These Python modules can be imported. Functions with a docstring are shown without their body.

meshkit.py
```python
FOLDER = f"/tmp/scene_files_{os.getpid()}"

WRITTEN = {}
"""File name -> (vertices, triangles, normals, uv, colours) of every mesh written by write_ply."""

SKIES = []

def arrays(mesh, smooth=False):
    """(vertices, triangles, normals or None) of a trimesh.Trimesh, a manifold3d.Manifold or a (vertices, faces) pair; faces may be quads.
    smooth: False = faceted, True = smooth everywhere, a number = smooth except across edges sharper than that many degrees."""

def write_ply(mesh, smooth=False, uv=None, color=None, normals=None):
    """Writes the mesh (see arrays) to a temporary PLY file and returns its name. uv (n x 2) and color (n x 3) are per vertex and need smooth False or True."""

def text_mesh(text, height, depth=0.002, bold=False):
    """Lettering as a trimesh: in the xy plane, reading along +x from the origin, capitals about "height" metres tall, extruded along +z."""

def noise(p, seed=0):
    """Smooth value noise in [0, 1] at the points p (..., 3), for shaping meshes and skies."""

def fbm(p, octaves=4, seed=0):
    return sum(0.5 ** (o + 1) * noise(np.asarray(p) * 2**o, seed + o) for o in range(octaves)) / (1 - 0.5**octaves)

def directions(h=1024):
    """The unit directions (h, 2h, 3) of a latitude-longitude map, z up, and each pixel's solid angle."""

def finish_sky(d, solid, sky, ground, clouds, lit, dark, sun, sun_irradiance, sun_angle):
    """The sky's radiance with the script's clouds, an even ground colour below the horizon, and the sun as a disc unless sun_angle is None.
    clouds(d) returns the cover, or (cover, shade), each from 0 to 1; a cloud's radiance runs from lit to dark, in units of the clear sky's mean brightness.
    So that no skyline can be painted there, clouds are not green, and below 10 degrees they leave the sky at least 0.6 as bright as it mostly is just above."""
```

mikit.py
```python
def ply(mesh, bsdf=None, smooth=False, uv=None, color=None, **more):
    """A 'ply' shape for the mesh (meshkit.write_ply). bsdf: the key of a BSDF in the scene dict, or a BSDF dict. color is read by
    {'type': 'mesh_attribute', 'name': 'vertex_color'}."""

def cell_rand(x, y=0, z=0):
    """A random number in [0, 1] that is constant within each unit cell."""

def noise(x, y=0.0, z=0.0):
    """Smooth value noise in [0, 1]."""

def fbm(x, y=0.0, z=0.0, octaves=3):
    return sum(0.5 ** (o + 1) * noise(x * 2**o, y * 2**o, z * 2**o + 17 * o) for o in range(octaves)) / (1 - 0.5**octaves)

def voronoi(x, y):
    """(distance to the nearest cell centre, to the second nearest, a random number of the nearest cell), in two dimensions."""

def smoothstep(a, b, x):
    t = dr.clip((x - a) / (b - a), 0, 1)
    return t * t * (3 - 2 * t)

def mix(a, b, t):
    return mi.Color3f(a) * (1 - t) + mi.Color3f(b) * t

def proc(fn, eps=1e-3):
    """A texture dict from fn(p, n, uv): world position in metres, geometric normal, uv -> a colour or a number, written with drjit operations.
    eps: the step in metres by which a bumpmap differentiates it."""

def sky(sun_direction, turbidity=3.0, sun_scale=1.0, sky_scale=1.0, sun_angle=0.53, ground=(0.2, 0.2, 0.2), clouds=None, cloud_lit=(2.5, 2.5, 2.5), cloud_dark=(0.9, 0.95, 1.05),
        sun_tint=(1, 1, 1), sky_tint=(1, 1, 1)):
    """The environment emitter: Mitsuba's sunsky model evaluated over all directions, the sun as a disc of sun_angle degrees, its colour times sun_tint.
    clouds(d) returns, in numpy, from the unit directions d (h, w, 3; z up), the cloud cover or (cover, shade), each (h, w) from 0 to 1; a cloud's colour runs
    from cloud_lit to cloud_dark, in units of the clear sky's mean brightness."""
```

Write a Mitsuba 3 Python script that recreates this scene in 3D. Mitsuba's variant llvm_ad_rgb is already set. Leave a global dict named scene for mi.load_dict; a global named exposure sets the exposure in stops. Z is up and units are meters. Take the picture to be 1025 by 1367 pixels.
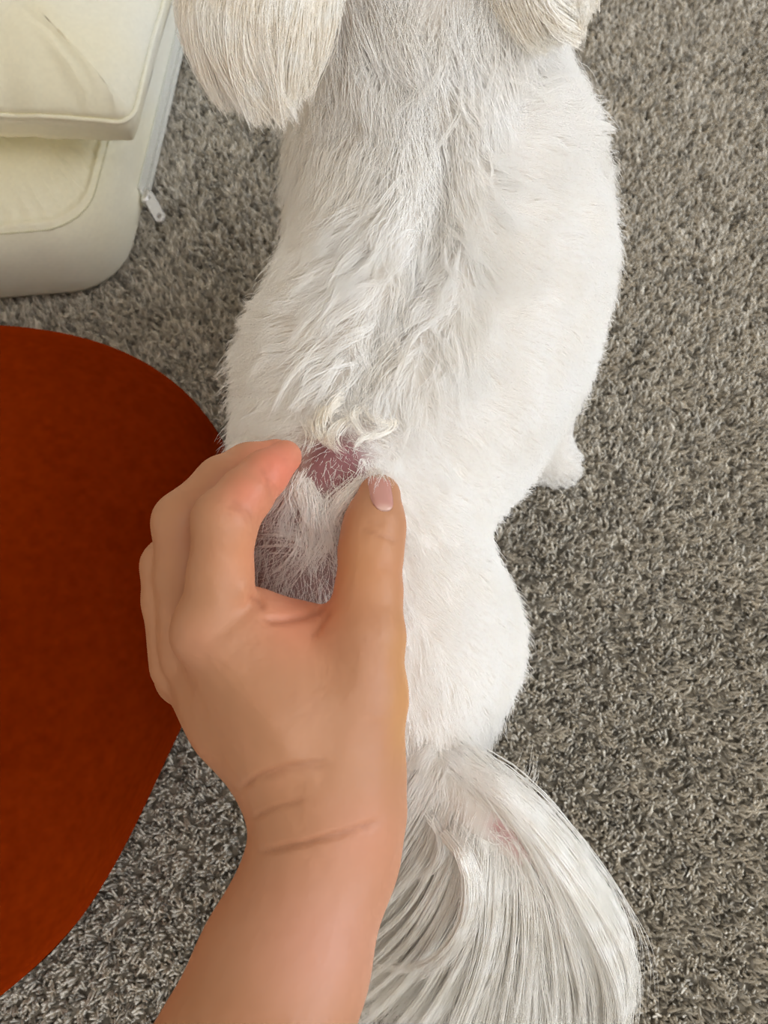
import math, os
import numpy as np, trimesh, mitsuba as mi, mikit, meshkit
from scipy.spatial import cKDTree
from mikit import proc, noise, fbm, smoothstep, mix

T = mi.ScalarTransform4f
scene, labels = {}, {}
# ------------------------------------------------------------------ camera, light, exposure
W, H, XFOV, PITCH, CAMZ = 1025, 1367, 50.0, math.radians(20), 0.55
FPX = W / 2 / math.tan(math.radians(XFOV / 2))
CAM = np.array([0, 0, CAMZ]); FW = np.array([0, math.sin(PITCH), -math.cos(PITCH)])
RT = np.array([1.0, 0, 0]); UP = np.array([0, math.cos(PITCH), math.sin(PITCH)])
scene['camera'] = {'type': 'thinlens', 'fov': XFOV, 'fov_axis': 'x', 'near_clip': 0.02, 'far_clip': 50.0,
                   'aperture_radius': 0.0011, 'focus_distance': 0.34,
                   'to_world': T().look_at(origin=CAM.tolist(), target=(CAM + FW).tolist(), up=UP.tolist())}
exposure = -1.70
WINDOW2 = (7.5, 7.7, 7.8)  # glow of the window added in the back wall
WINDOW, LAMP, SHADE, LX, LY = (11.0, 12.2, 13.8), (9.6, 9.4, 9.0), (22.0, 15.0, 7.0), .45, -.30

def P(px, py, d):
    'the point at depth d along the optical axis that a pixel of the photograph shows'
    return CAM + d * (FW + (px - W / 2) / FPX * RT - (py - H / 2) / FPX * UP)
def Pz(px, py, z):
    r = FW + (px - W / 2) / FPX * RT - (py - H / 2) / FPX * UP
    return CAM + r * (z - CAMZ) / r[2]
def proj(p):
    q = np.asarray(p) - CAM; d = q @ FW
    return W / 2 + FPX * (q @ RT) / d, H / 2 - FPX * (q @ UP) / d, d
def lin(r, g, b): return [((c / 255 + 0.055) / 1.055) ** 2.4 if c > 10 else c / 255 / 12.92 for c in (r, g, b)]
def unit(v): return v / (np.linalg.norm(v, axis=-1, keepdims=True) + 1e-12)
def sstep(a, b, x): t = np.clip((x - a) / (b - a), 0, 1); return t * t * (3 - 2 * t)
def march(px, py, t0, fn, k=.8, it=60):
    'where the rays through these pixels meet the surface fn = 0, and the rays'
    q = np.stack([FW + (x - W / 2) / FPX * RT - (y - H / 2) / FPX * UP for x, y in zip(px, py)]); t = np.full(len(q), t0)
    for _ in range(it): t = t + k * fn(CAM + q * t[:, None])
    return CAM + q * t[:, None], q
rng = np.random.default_rng(11)

# ------------------------------------------------------------------ helpers
def bsdf(name, d): scene[name] = d; return name
def shape(key, mesh, mat, smooth=False, **k): scene[key] = mikit.ply(mesh, mat, smooth, **k); return key
def lab(key, **k): labels[key] = k
def two(d): return {'type': 'twosided', 'b': d}
def rgb(c): return {'type': 'rgb', 'value': list(map(float, c))}
def box(x0, x1, y0, y1, z0, z1): return trimesh.creation.box(bounds=[[x0, y0, z0], [x1, y1, z1]])

def surface_nets(fn, lo, hi, h, chunk=400000):
    n = np.ceil((np.array(hi) - lo) / h).astype(int) + 1
    ax = [lo[i] + h * np.arange(n[i]) for i in range(3)]
    pts = np.stack(np.meshgrid(*ax, indexing='ij'), -1).reshape(-1, 3).astype(np.float32)
    F = np.concatenate([fn(pts[i:i + chunk]) for i in range(0, len(pts), chunk)]).reshape(n)
    S = F < 0
    c = np.zeros(n - 1, int)
    for o in np.ndindex(2, 2, 2): c += S[o[0]:n[0] - 1 + o[0], o[1]:n[1] - 1 + o[1], o[2]:n[2] - 1 + o[2]]
    cells = np.argwhere((c > 0) & (c < 8)); idx = -np.ones(n - 1, int); idx[tuple(cells.T)] = np.arange(len(cells))
    acc, cnt = np.zeros((len(cells), 3)), np.zeros(len(cells))
    for a in range(3):
        b1, b2 = [k for k in range(3) if k != a]
        for u, v in np.ndindex(2, 2):
            o0 = np.zeros(3, int); o0[b1], o0[b2] = u, v; o1 = o0.copy(); o1[a] = 1
            f0, f1 = F[tuple((cells + o0).T)], F[tuple((cells + o1).T)]
            m = (f0 < 0) != (f1 < 0); t = np.where(m, f0 / np.where(m, f0 - f1, 1), 0)
            p = np.tile(o0.astype(float), (len(cells), 1)); p[:, a] = t
            acc[m] += p[m]; cnt[m] += 1
    verts = np.array(lo) + h * (cells + acc / cnt[:, None])
    faces = []
    for a in range(3):
        b1, b2 = [(1, 2), (2, 0), (0, 1)][a]
        s0 = [slice(None)] * 3; s1 = [slice(None)] * 3; s0[a] = slice(0, n[a] - 1); s1[a] = slice(1, n[a])
        for flip in (0, 1):
            A, B = S[tuple(s0)], S[tuple(s1)]
            e = np.argwhere((A & ~B) if not flip else (~A & B))
            e = e[(e[:, b1] > 0) & (e[:, b2] > 0) & (e[:, b1] < n[b1] - 1) & (e[:, b2] < n[b2] - 1)]
            q = []
            for u, v in ((-1, -1), (0, -1), (0, 0), (-1, 0)):
                k = e.copy(); k[:, b1] += u; k[:, b2] += v; q.append(idx[tuple(k.T)])
            q = np.stack(q, 1); faces.append(q[:, ::-1] if flip else q)
    f = np.vstack(faces)
    m = trimesh.Trimesh(verts, np.vstack([f[:, [0, 1, 2]], f[:, [0, 2, 3]]]), process=False)
    return m
def cap(p, a, b, ra, rb):
    a, b = np.asarray(a, np.float32), np.asarray(b, np.float32); ab = b - a; q = p - a
    t = np.clip(q @ ab / (ab @ ab), 0, 1)
    return np.linalg.norm(q - t[:, None] * ab, axis=1) - (ra + t * (rb - ra))
def smin(a, b, k):
    h = np.clip(0.5 + 0.5 * (b - a) / k, 0, 1); return b + (a - b) * h - k * h * (1 - h)
def ell(p, c, r):
    q = (p - np.asarray(c, np.float32)) / np.asarray(r, np.float32); k = np.linalg.norm(q, axis=1)
    return (k - 1) * min(r)
def write_curves(name, strands, radii):
    'strands (n,k,3), radii (n,k) -> the file of a linearcurve shape'
    s, r = strands, radii
    os.makedirs(meshkit.FOLDER, exist_ok=True); path = f'{meshkit.FOLDER}/{name}.txt'
    d = np.concatenate([s, r[..., None]], 2)
    with open(path, 'w') as f:
        for st in d:
            f.write('\n'.join('%.5f %.5f %.5f %.6f' % tuple(row) for row in st)); f.write('\n\n')
    return path
def hair_entry(key, strands, radii, mat):
    scene[key] = {'type': 'linearcurve', 'filename': write_curves(key, strands, radii), 'bsdf': {'type': 'ref', 'id': mat}}

# ------------------------------------------------------------------ materials
bsdf('wall_paint', two({'type': 'diffuse', 'reflectance': rgb((0.78, 0.74, 0.67))}))
bsdf('trim_paint', two({'type': 'principled', 'base_color': rgb((0.8, 0.8, 0.78)), 'roughness': 0.4}))
bsdf('carpet_back', two({'type': 'diffuse', 'reflectance': proc(lambda p, n, uv: mix((0.20, 0.18, 0.15), (0.42, 0.385, 0.33), smoothstep(.35, .65, noise(p.x * 260, p.y * 260))))}))
bsdf('carpet_yarn', two({'type': 'diffuse', 'reflectance': {'type': 'mesh_attribute', 'name': 'vertex_color'}}))
bsdf('skin', two({'type': 'bumpmap', 'arbitrary': proc(lambda p, n, uv: 0.00016 * fbm(p.x * 900, p.y * 900, p.z * 900, 2), eps=2e-4), 'bsdf': {'type': 'principled', 'base_color': {'type': 'mesh_attribute', 'name': 'vertex_color'}, 'roughness': 0.45, 'specular': 0.4, 'sheen': 0.1}}))
bsdf('nail', two({'type': 'principled', 'base_color': {'type': 'mesh_attribute', 'name': 'vertex_color'}, 'roughness': 0.28, 'specular': 0.5, 'clearcoat': 0.3}))
bsdf('dog_skin', two({'type': 'diffuse', 'reflectance': {'type': 'mesh_attribute', 'name': 'vertex_color'}}))
def hair_tone(c0, c1, sc):
    return lambda p, n, uv: mix(c0, c1, smoothstep(0.3, 0.7, fbm(p.x * sc, p.y * sc, p.z * sc, 2)))
bsdf('fur_white', {'type': 'principled', 'base_color': proc(hair_tone((0.945, 0.925, 0.895), (0.96, 0.95, 0.935), 60)), 'roughness': 0.5, 'specular': 0.4})
bsdf('fur_cream', {'type': 'principled', 'base_color': proc(hair_tone((0.955, 0.91, 0.835), (0.975, 0.955, 0.91), 90)), 'roughness': 0.45, 'specular': 0.5})
bsdf('fur_tail', {'type': 'principled', 'base_color': proc(hair_tone((0.89, 0.87, 0.83), (0.95, 0.94, 0.92), 110)), 'roughness': 0.42, 'specular': 0.5})
bsdf('black_wet', two({'type': 'principled', 'base_color': rgb((0.02, 0.018, 0.018)), 'roughness': 0.15}))
def orange(p, n, uv):
    a = fbm(p.x * 240, p.y * 240, p.z * 240, 3); b = fbm(p.x * 14, p.y * 14, p.z * 14, 3)
    return mix((0.15, 0.0125, 0.0009), (0.25, 0.026, 0.0018), dr_clip(a * 0.7 + b * 0.5 - 0.1))
import drjit as dr
def dr_clip(x): return dr.clip(x, 0, 1)
bsdf('orange_felt', two({'type': 'bumpmap', 'arbitrary': proc(lambda p, n, uv: 0.0011 * fbm(p.x * 420, p.y * 420, p.z * 420, 3), eps=4e-4),
     'bsdf': {'type': 'principled', 'base_color': proc(orange), 'roughness': 0.95, 'specular': 0.0, 'sheen': 0.12, 'sheen_tint': 1.0}}))
def cream(p, n, uv):
    a = fbm(p.x * 500, p.y * 500, p.z * 500, 2); g = smoothstep(0.3, 0.7, fbm(p.x * 9 + 3, p.y * 9, p.z * 9, 3))
    return mix((0.89, 0.885, 0.80), (0.91, 0.865, 0.67), g) * (0.95 + 0.08 * a)
bsdf('cream_cloth', two({'type': 'principled', 'base_color': proc(cream), 'roughness': 0.55, 'specular': 0.35, 'sheen': 0.2}))
bsdf('zip_tape', two({'type': 'principled', 'base_color': rgb((0.74, 0.75, 0.71)), 'roughness': 0.6}))
bsdf('zip_metal', two({'type': 'principled', 'base_color': rgb((0.85, 0.86, 0.9)), 'roughness': 0.3, 'specular': 0.6}))
bsdf('zip_chrome', two({'type': 'roughconductor', 'material': 'Al', 'alpha': 0.25}))
bsdf('thread', two({'type': 'diffuse', 'reflectance': rgb((0.72, 0.70, 0.52))}))

# ------------------------------------------------------------------ the room
X0, X1, Y0, Y1, Z1 = -1.9, 2.1, -1.6, 2.6, 2.4
shape('floor', box(X0, X1, Y0, Y1, -0.06, 0.0), 'carpet_back'); lab('floor', label='grey beige carpeted floor under the white dog', kind='structure')
shape('ceiling', box(X0, X1, Y0, Y1, Z1, Z1 + .05), 'wall_paint'); lab('ceiling', label='plain ceiling above the room', kind='structure')
shape('wall_left', box(X0 - .05, X0, Y0, Y1, 0, Z1), 'wall_paint'); shape('wall_back', trimesh.util.concatenate([box(X0, .15, Y0 - .05, Y0, 0, Z1), box(1.45, X1, Y0 - .05, Y0, 0, Z1), box(.15, 1.45, Y0 - .05, Y0, 0, .85), box(.15, 1.45, Y0 - .05, Y0, 2.05, Z1)]), 'wall_paint')
shape('wall_front', box(X0, X1, Y1, Y1 + .05, 0, Z1), 'wall_paint')
wy0, wy1, wz0, wz1 = -1.25, 1.05, 0.75, 2.1
shape('wall_right', trimesh.util.concatenate([box(X1, X1 + .08, Y0, wy0, 0, Z1), box(X1, X1 + .08, wy1, Y1, 0, Z1), box(X1, X1 + .08, wy0, wy1, 0, wz0), box(X1, X1 + .08, wy0, wy1, wz1, Z1)]), 'wall_paint')
for s in ('left', 'back', 'front', 'right'): lab('wall_' + s, label=f'plain warm white painted wall at the {s} of the room', kind='structure')
shape('window_1', trimesh.util.concatenate([box(X1 + .01, X1 + .06, wy0, wy1, wz0, wz0 + .05), box(X1 + .01, X1 + .06, wy0, wy1, wz1 - .05, wz1), box(X1 + .01, X1 + .06, wy0, wy0 + .05, wz0, wz1), box(X1 + .01, X1 + .06, wy1 - .05, wy1, wz0, wz1), box(X1 + .01, X1 + .06, -.125, -.075, wz0, wz1)]), 'trim_paint')
lab('window_1', label='wide white framed window in the right wall', kind='structure')
for i, (a, b) in enumerate(((wy0 + .05, -.125), (-.075, wy1 - .05))):
    v = np.array([[X1 + .035, a, wz0 + .05], [X1 + .035, b, wz0 + .05], [X1 + .035, b, wz1 - .05], [X1 + .035, a, wz1 - .05]])
    k = 'window_1__pane' + ('_%03d' % i if i else '')
    shape(k, (v, np.array([[0, 2, 1], [0, 3, 2]])), 'trim_paint'); scene[k]['emitter'] = {'type': 'area', 'radiance': rgb(WINDOW)}
shape('added_window_2', trimesh.util.concatenate([box(.15, 1.45, Y0 - .05, Y0 - .01, .85, .9), box(.15, 1.45, Y0 - .05, Y0 - .01, 2.0, 2.05), box(.15, .2, Y0 - .05, Y0 - .01, .85, 2.05), box(1.4, 1.45, Y0 - .05, Y0 - .01, .85, 2.05)]), 'trim_paint')  # unseen window, added to brighten the cushion front, ears and rump
lab('added_window_2', label='added unseen white framed window in the back wall, for extra light', kind='structure')
shape('added_window_2__pane', (np.array([[.2, Y0 - .03, .9], [1.4, Y0 - .03, .9], [1.4, Y0 - .03, 2.0], [.2, Y0 - .03, 2.0]]), np.array([[0, 2, 1], [0, 3, 2]])), 'trim_paint'); scene['added_window_2__pane']['emitter'] = {'type': 'area', 'radiance': rgb(WINDOW2)}
n = 40; a = np.arange(n) * 2 * np.pi / n
lv = np.vstack([np.stack([LX + .44 * np.cos(a), LY + .44 * np.sin(a), a * 0 + Z1 - .06], 1), [[LX, LY, Z1 - .075]]])
lf = np.array([[(i + 1) % n, i, n] for i in range(n)])
shape('ceiling_lamp__diffuser', (lv, lf), 'trim_paint'); scene['ceiling_lamp__diffuser']['emitter'] = {'type': 'area', 'radiance': rgb(LAMP)}
ring = trimesh.creation.annulus(.435, .46, .06); ring.apply_translation([LX, LY, Z1 - .03]); shape('ceiling_lamp__rim', ring, 'trim_paint')
lab('ceiling_lamp', label='round white flush ceiling lamp above the carpet', category='lamp')

fx_, fy_ = -1.15, 1.35                             # a warm standard lamp in the far left corner of the room
sh = trimesh.creation.revolve([[.17, 1.28], [.125, 1.56]], sections=40); v = np.array(sh.vertices) + [fx_, fy_, 0]
shape('floor_lamp__shade', (v, np.array(sh.faces)), 'trim_paint'); scene['floor_lamp__shade']['emitter'] = {'type': 'area', 'radiance': rgb(SHADE)}
m = trimesh.creation.cylinder(.012, 1.34, sections=20); m.apply_translation([fx_, fy_, .69]); shape('floor_lamp__pole', m, 'trim_paint', 30)
m = trimesh.creation.revolve([[0, .03], [.05, .03], [.13, .015], [.14, 0], [0, 0]], sections=40); m.apply_translation([fx_, fy_, .0]); shape('floor_lamp__base', m, 'trim_paint', 30)
lab('floor_lamp', label='white standard lamp with a glowing warm shade in the room corner', category='lamp')

# ------------------------------------------------------------------ orange pouf
PO = np.array([-.287, .098])
def pouf_r(th):
    pts = np.array([(-.247, .292), (-.159, .272), (-.098, .213), (-.083, .150), (-.112, .055), (-.150, -.035), (-.190, -.086), (-.29, -.11), (-.42, -.06), (-.49, .08), (-.45, .22), (-.36, .28)]) - PO
    t, r = np.arctan2(pts[:, 1], pts[:, 0]), np.hypot(*pts.T); o = np.argsort(t)
    from scipy.interpolate import CubicSpline
    return CubicSpline(np.append(t[o], t[o][0] + 2 * np.pi), np.append(r[o], r[o][0]), bc_type='periodic')(np.where(th < t[o][0], th + 2 * np.pi, th))
def ring_surface(rings, closed_top):
    'rings: list of (n,3); quads between them; caps by centre points'
    n = len(rings[0]); v = np.vstack(rings); f = []
    i = np.arange(n); j = (i + 1) % n
    for k in range(len(rings) - 1): a = k * n; f += [np.stack([a + i, a + j, a + n + j], 1), np.stack([a + i, a + n + j, a + n + i], 1)]
    b, t = len(v), len(v) + 1; v = np.vstack([v, rings[0].mean(0), closed_top])
    f += [np.stack([j, i, i * 0 + b], 1), np.stack([(len(rings) - 1) * n + i, (len(rings) - 1) * n + j, i * 0 + t], 1)]
    return trimesh.Trimesh(v, np.vstack(f), process=False)
th = np.linspace(-np.pi, np.pi, 160, endpoint=False); rr = pouf_r(th); rings = []
for s, z in [(.72, .004), (.84, .006), (.93, .022), (.98, .05), (1.0, .085)] + [(math.cos(u) ** .62, .085 + .07 * math.sin(u)) for u in np.linspace(.12, 1.45, 26)]:
    rings.append(np.stack([PO[0] + s * rr * np.cos(th), PO[1] + s * rr * np.sin(th), th * 0 + z], 1))
shape('floor_pouf', ring_surface(rings, [PO[0], PO[1], .1555]), 'orange_felt', True)
lab('floor_pouf', label='rounded rust orange felt pouf on the carpet left of the hand', category='pouf')

# ------------------------------------------------------------------ cream cushions
def rounded(pts, r, n=14):
    from shapely.geometry import Polygon
    g = Polygon(pts).buffer(-r, join_style=2).buffer(r, quad_segs=n); ln = g.exterior; L = ln.length; m = 420
    q = np.array([ln.interpolate(L * i / m).coords[0] for i in range(m)])
    if np.cross(q, np.roll(q, -1, 0)).sum() < 0: q = q[::-1]                        # counter-clockwise, normals outward
    t = unit(np.roll(q, -1, 0) - np.roll(q, 1, 0)); return q, np.stack([t[:, 1], -t[:, 0]], 1)
def cushion(q, nrm, profile, steps, top, puff=None):
    c = q.mean(0); out = []
    for ins, z in profile: a = min(ins, .012); out.append(np.column_stack([q - nrm * a + (c - q) * (ins - a) / .24, np.full(len(q), z)]))
    base = out[-1][:, :2]; z0 = profile[-1][1]
    from scipy.ndimage import gaussian_filter1d
    for s in np.linspace(0, 1, steps + 1)[1:-1]: base = gaussian_filter1d(base, 7, axis=0, mode='wrap'); out.append(np.column_stack([base + (c - base) * s, np.full(len(q), z0 + (top - z0) * math.sin(s * np.pi / 2) ** .8)]))
    if puff: out = [puff(r, k) for k, r in enumerate(out)]
    return ring_surface(out, np.array([c[0], c[1], top]))
q1, n1 = rounded([(-.200, .378), (-.66, .332), (-.60, .95), (-.147, .95)], .05)
prof = [(.02, .004), (.006, .006), (.0, .016), (.0, .032), (.0015, .045), (.0045, .057), (.009, .066), (.0125, .0705), (.0145, .0735), (.0165, .0742), (.0185, .0722), (.021, .0735), (.03, .077), (.05, .080)]
def wrinkle1(r, k):
    r = r.copy(); w = meshkit.fbm(np.column_stack([r[:, 0] * 28, r[:, 1] * 28, r[:, 2] * 40]), 3, 5) - .5
    r[:, 2] += np.where(r[:, 2] > .03, w * .004, 0); pk = np.sin(np.arange(len(r)) * 2.1 + 3 * w) * .0011; r[:, :2] += n1 * (pk * (6 < k < 12))[:, None]; r[:, 2] += pk * (8 < k < 13); return r
shape('box_cushion__cover', cushion(q1, n1, prof, 14, .084, wrinkle1), 'cream_cloth', True)
lab('box_cushion', label='lower cream box cushion with zipped edge lying on the carpet', category='cushion')
# stitches of its top seam
st = []
for i in range(0, len(q1)):
    for s in range(3):
        p = q1[i] + (q1[(i + 1) % len(q1)] - q1[i]) * s / 3; nn = n1[i]; tt = np.array([-nn[1], nn[0]])
        p = p - nn * .0115 + (q1.mean(0) - p) * .002
        if not (p[0] > -.42 and p[1] < .75): continue
        b = trimesh.creation.box([.0026, .0007, .0007]); b.apply_transform([[tt[0], -tt[1], 0, p[0]], [tt[1], tt[0], 0, p[1]], [0, 0, 1, .0712], [0, 0, 0, 1]]); st.append(b)
shape('box_cushion__stitching', trimesh.util.concatenate(st), 'thread'); lab('box_cushion__stitching', kind='stuff')
# zipper on its right side
right = np.where((n1[:, 0] > .90) & (q1[:, 1] > .455) & (q1[:, 1] < .93))[0]; right = right[np.argsort(q1[right, 1])]
zp = np.column_stack([q1[right] + n1[right] * .0005, np.full(len(right), .022)])
def strip(path, nrm, w, off, thick):
    m = []
    up = np.array([0, 0, 1.0])
    c = [path + np.column_stack([nrm * (off + a), np.zeros(len(path))]) + up * b for a, b in ((0, -w), (thick, -w), (thick, w), (0, w))]
    v = np.stack(c, 1).reshape(-1, 3); f = []
    for i in range(len(path) - 1):
        for j in range(4): a, b = i * 4 + j, i * 4 + (j + 1) % 4; f += [[a, b, b + 4], [a, b + 4, a + 4]]
    f += [[0, 1, 2], [0, 2, 3], [len(v) - 4, len(v) - 2, len(v) - 3], [len(v) - 4, len(v) - 1, len(v) - 2]]
    return trimesh.Trimesh(v, f, process=False)
shape('box_cushion__zipper', strip(zp, n1[right], .011, 0, .0015), 'zip_tape'); lab('box_cushion__zipper', label='pale grey zipper tape')
teeth = []
for k in range(int(np.linalg.norm(zp[-1] - zp[0]) / .0018)):
    t = k * .0018; p = zp[0] + (zp[-1] - zp[0]) * t / np.linalg.norm(zp[-1] - zp[0]); i = np.argmin(abs(zp[:, 1] - p[1]))
    nn = n1[right[i]]; p[:2] = q1[right[i]] + (p[1] - q1[right[i], 1]) * np.array([-nn[1], nn[0]]) * (1 if nn[0] > 0 else -1) + nn * .0022
    b = trimesh.creation.box([.0012, .0011, .0042]); b.apply_translation(p + [0, 0, .0006 * (-1) ** k]); teeth.append(b)
shape('box_cushion__zipper__teeth', trimesh.util.concatenate(teeth), 'zip_tape'); lab('box_cushion__zipper__teeth', kind='stuff')
zs = zp[0] + np.append(n1[right[0]] * .004, 0)
sl = trimesh.creation.icosphere(3, 1.0); sl.vertices = np.sign(sl.vertices) * np.abs(sl.vertices) ** .6 * [.0035, .007, .0055]; sl.apply_translation(zs); shape('box_cushion__zipper_slider', sl, 'zip_chrome', True)
lab('box_cushion__zipper_slider', label='small metal zipper slider')
from shapely.geometry import LineString, Point
pg = LineString([(0, 0), (.021, 0)]).buffer(.0042).difference(Point(.0205, 0).buffer(.0022)).difference(Point(.001, 0).buffer(.0015))
pull = trimesh.creation.extrude_polygon(pg, .0018); A = zs + [.0035, -.002, .003]; B = Pz(217, 296, .024)
dx = unit(B - A); dz = unit(np.cross(dx, [-.3, .9, .1])); dz = dz if dz[2] > 0 else -dz; dy = np.cross(dz, dx)
M = np.eye(4); M[:3, 0], M[:3, 1], M[:3, 2], M[:3, 3] = dx, dy, dz, A; pull.apply_transform(M); shape('box_cushion__zipper_pull', pull, 'zip_metal'); lab('box_cushion__zipper_pull', label='white zipper pull tab with a hole')

q2, n2 = rounded([(-.166, .428), (-.64, .447), (-.62, .80), (-.127, .80)], .012)
def wrinkle2(r, k):
    r = r.copy(); c = np.array([-.185, .44])
    d = np.hypot(r[:, 0] - c[0], r[:, 1] - c[1]); an = np.arctan2(r[:, 1] - c[1], r[:, 0] - c[0])
    r[:, 2] += np.where(k > 9, .0024 * np.sin(an * 15) * np.exp(-d / .045) * sstep(.0, .02, d), 0)
    fr = sstep(.53, .46, r[:, 1]); w = meshkit.fbm(np.column_stack([r[:, 0] * 45, r[:, 1] * 12, r[:, 2] * 0]), 3, 9) - .5
    w2 = meshkit.fbm(np.column_stack([r[:, 0] * 9, r[:, 1] * 9, r[:, 2] * 0]), 3, 2) - .5
    r[:, 2] += np.where(k > 3, w * .009 * fr + w2 * .010, 0)
    r[:, :2] += (n2 * (w * .006 * (k > 1))[:, None]) if k < 11 else 0
    return r
prof2 = [(.065, .089), (.03, .090), (.017, .094), (.009, .101), (.005, .110), (.002, .119), (.0005, .125), (.002, .1275), (.0025, .129), (.0015, .1315), (.003, .135), (.009, .143), (.022, .153), (.045, .162)]
shape('pillow__cover', cushion(q2, n2, prof2, 14, .186, wrinkle2), 'cream_cloth', True)
lab('pillow', label='smaller cream pillow resting on top of the zipped box cushion', category='pillow')
pv = [q2[i] - n2[i] * .0062 for i in range(len(q2))]
pip = meshkit_tube = None
def tube(points, r, sides=8):
    p = np.asarray(points, float); t = unit(np.gradient(p, axis=0)); a = unit(np.cross(t, np.where(np.abs(t[:, 2:]) < .9, [0, 0, 1.0], [1.0, 0, 0]))); b = np.cross(t, a)
    an = np.arange(sides) * 2 * np.pi / sides; r = np.broadcast_to(r, (len(p),))
    v = p[:, None] + r[:, None, None] * (np.cos(an)[None, :, None] * a[:, None] + np.sin(an)[None, :, None] * b[:, None])
    i, j = np.meshgrid(np.arange(len(p) - 1), np.arange(sides), indexing='ij')
    q = np.stack([i * sides + j, i * sides + (j + 1) % sides, (i + 1) * sides + (j + 1) % sides, (i + 1) * sides + j], -1).reshape(-1, 4)
    return trimesh.Trimesh(v.reshape(-1, 3), np.vstack([q[:, [0, 1, 2]], q[:, [0, 2, 3]]]), process=False)
sel = [i for i in range(len(q2)) if q2[i][1] < .79]
start = max(range(len(sel)), key=lambda k: (sel[k] - sel[k - 1]) % len(q2)); sel = sel[start:] + sel[:start]
seam = np.array([[*(q2[i] - n2[i] * .0010), .1285] for i in sel]); w = meshkit.fbm(np.column_stack([seam[:, 0] * 45, seam[:, 1] * 12, seam[:, 2] * 0]), 3, 9) - .5
w2 = meshkit.fbm(np.column_stack([seam[:, 0] * 9, seam[:, 1] * 9, seam[:, 2] * 0]), 3, 2) - .5
seam[:, 2] += w * .009 * sstep(.53, .46, seam[:, 1]) + w2 * .010; seam[:, :2] += np.array([n2[i] for i in sel]) * (w * .006)[:, None]
shape('pillow__seam', tube(seam, .0017), 'cream_cloth', True)

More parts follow.
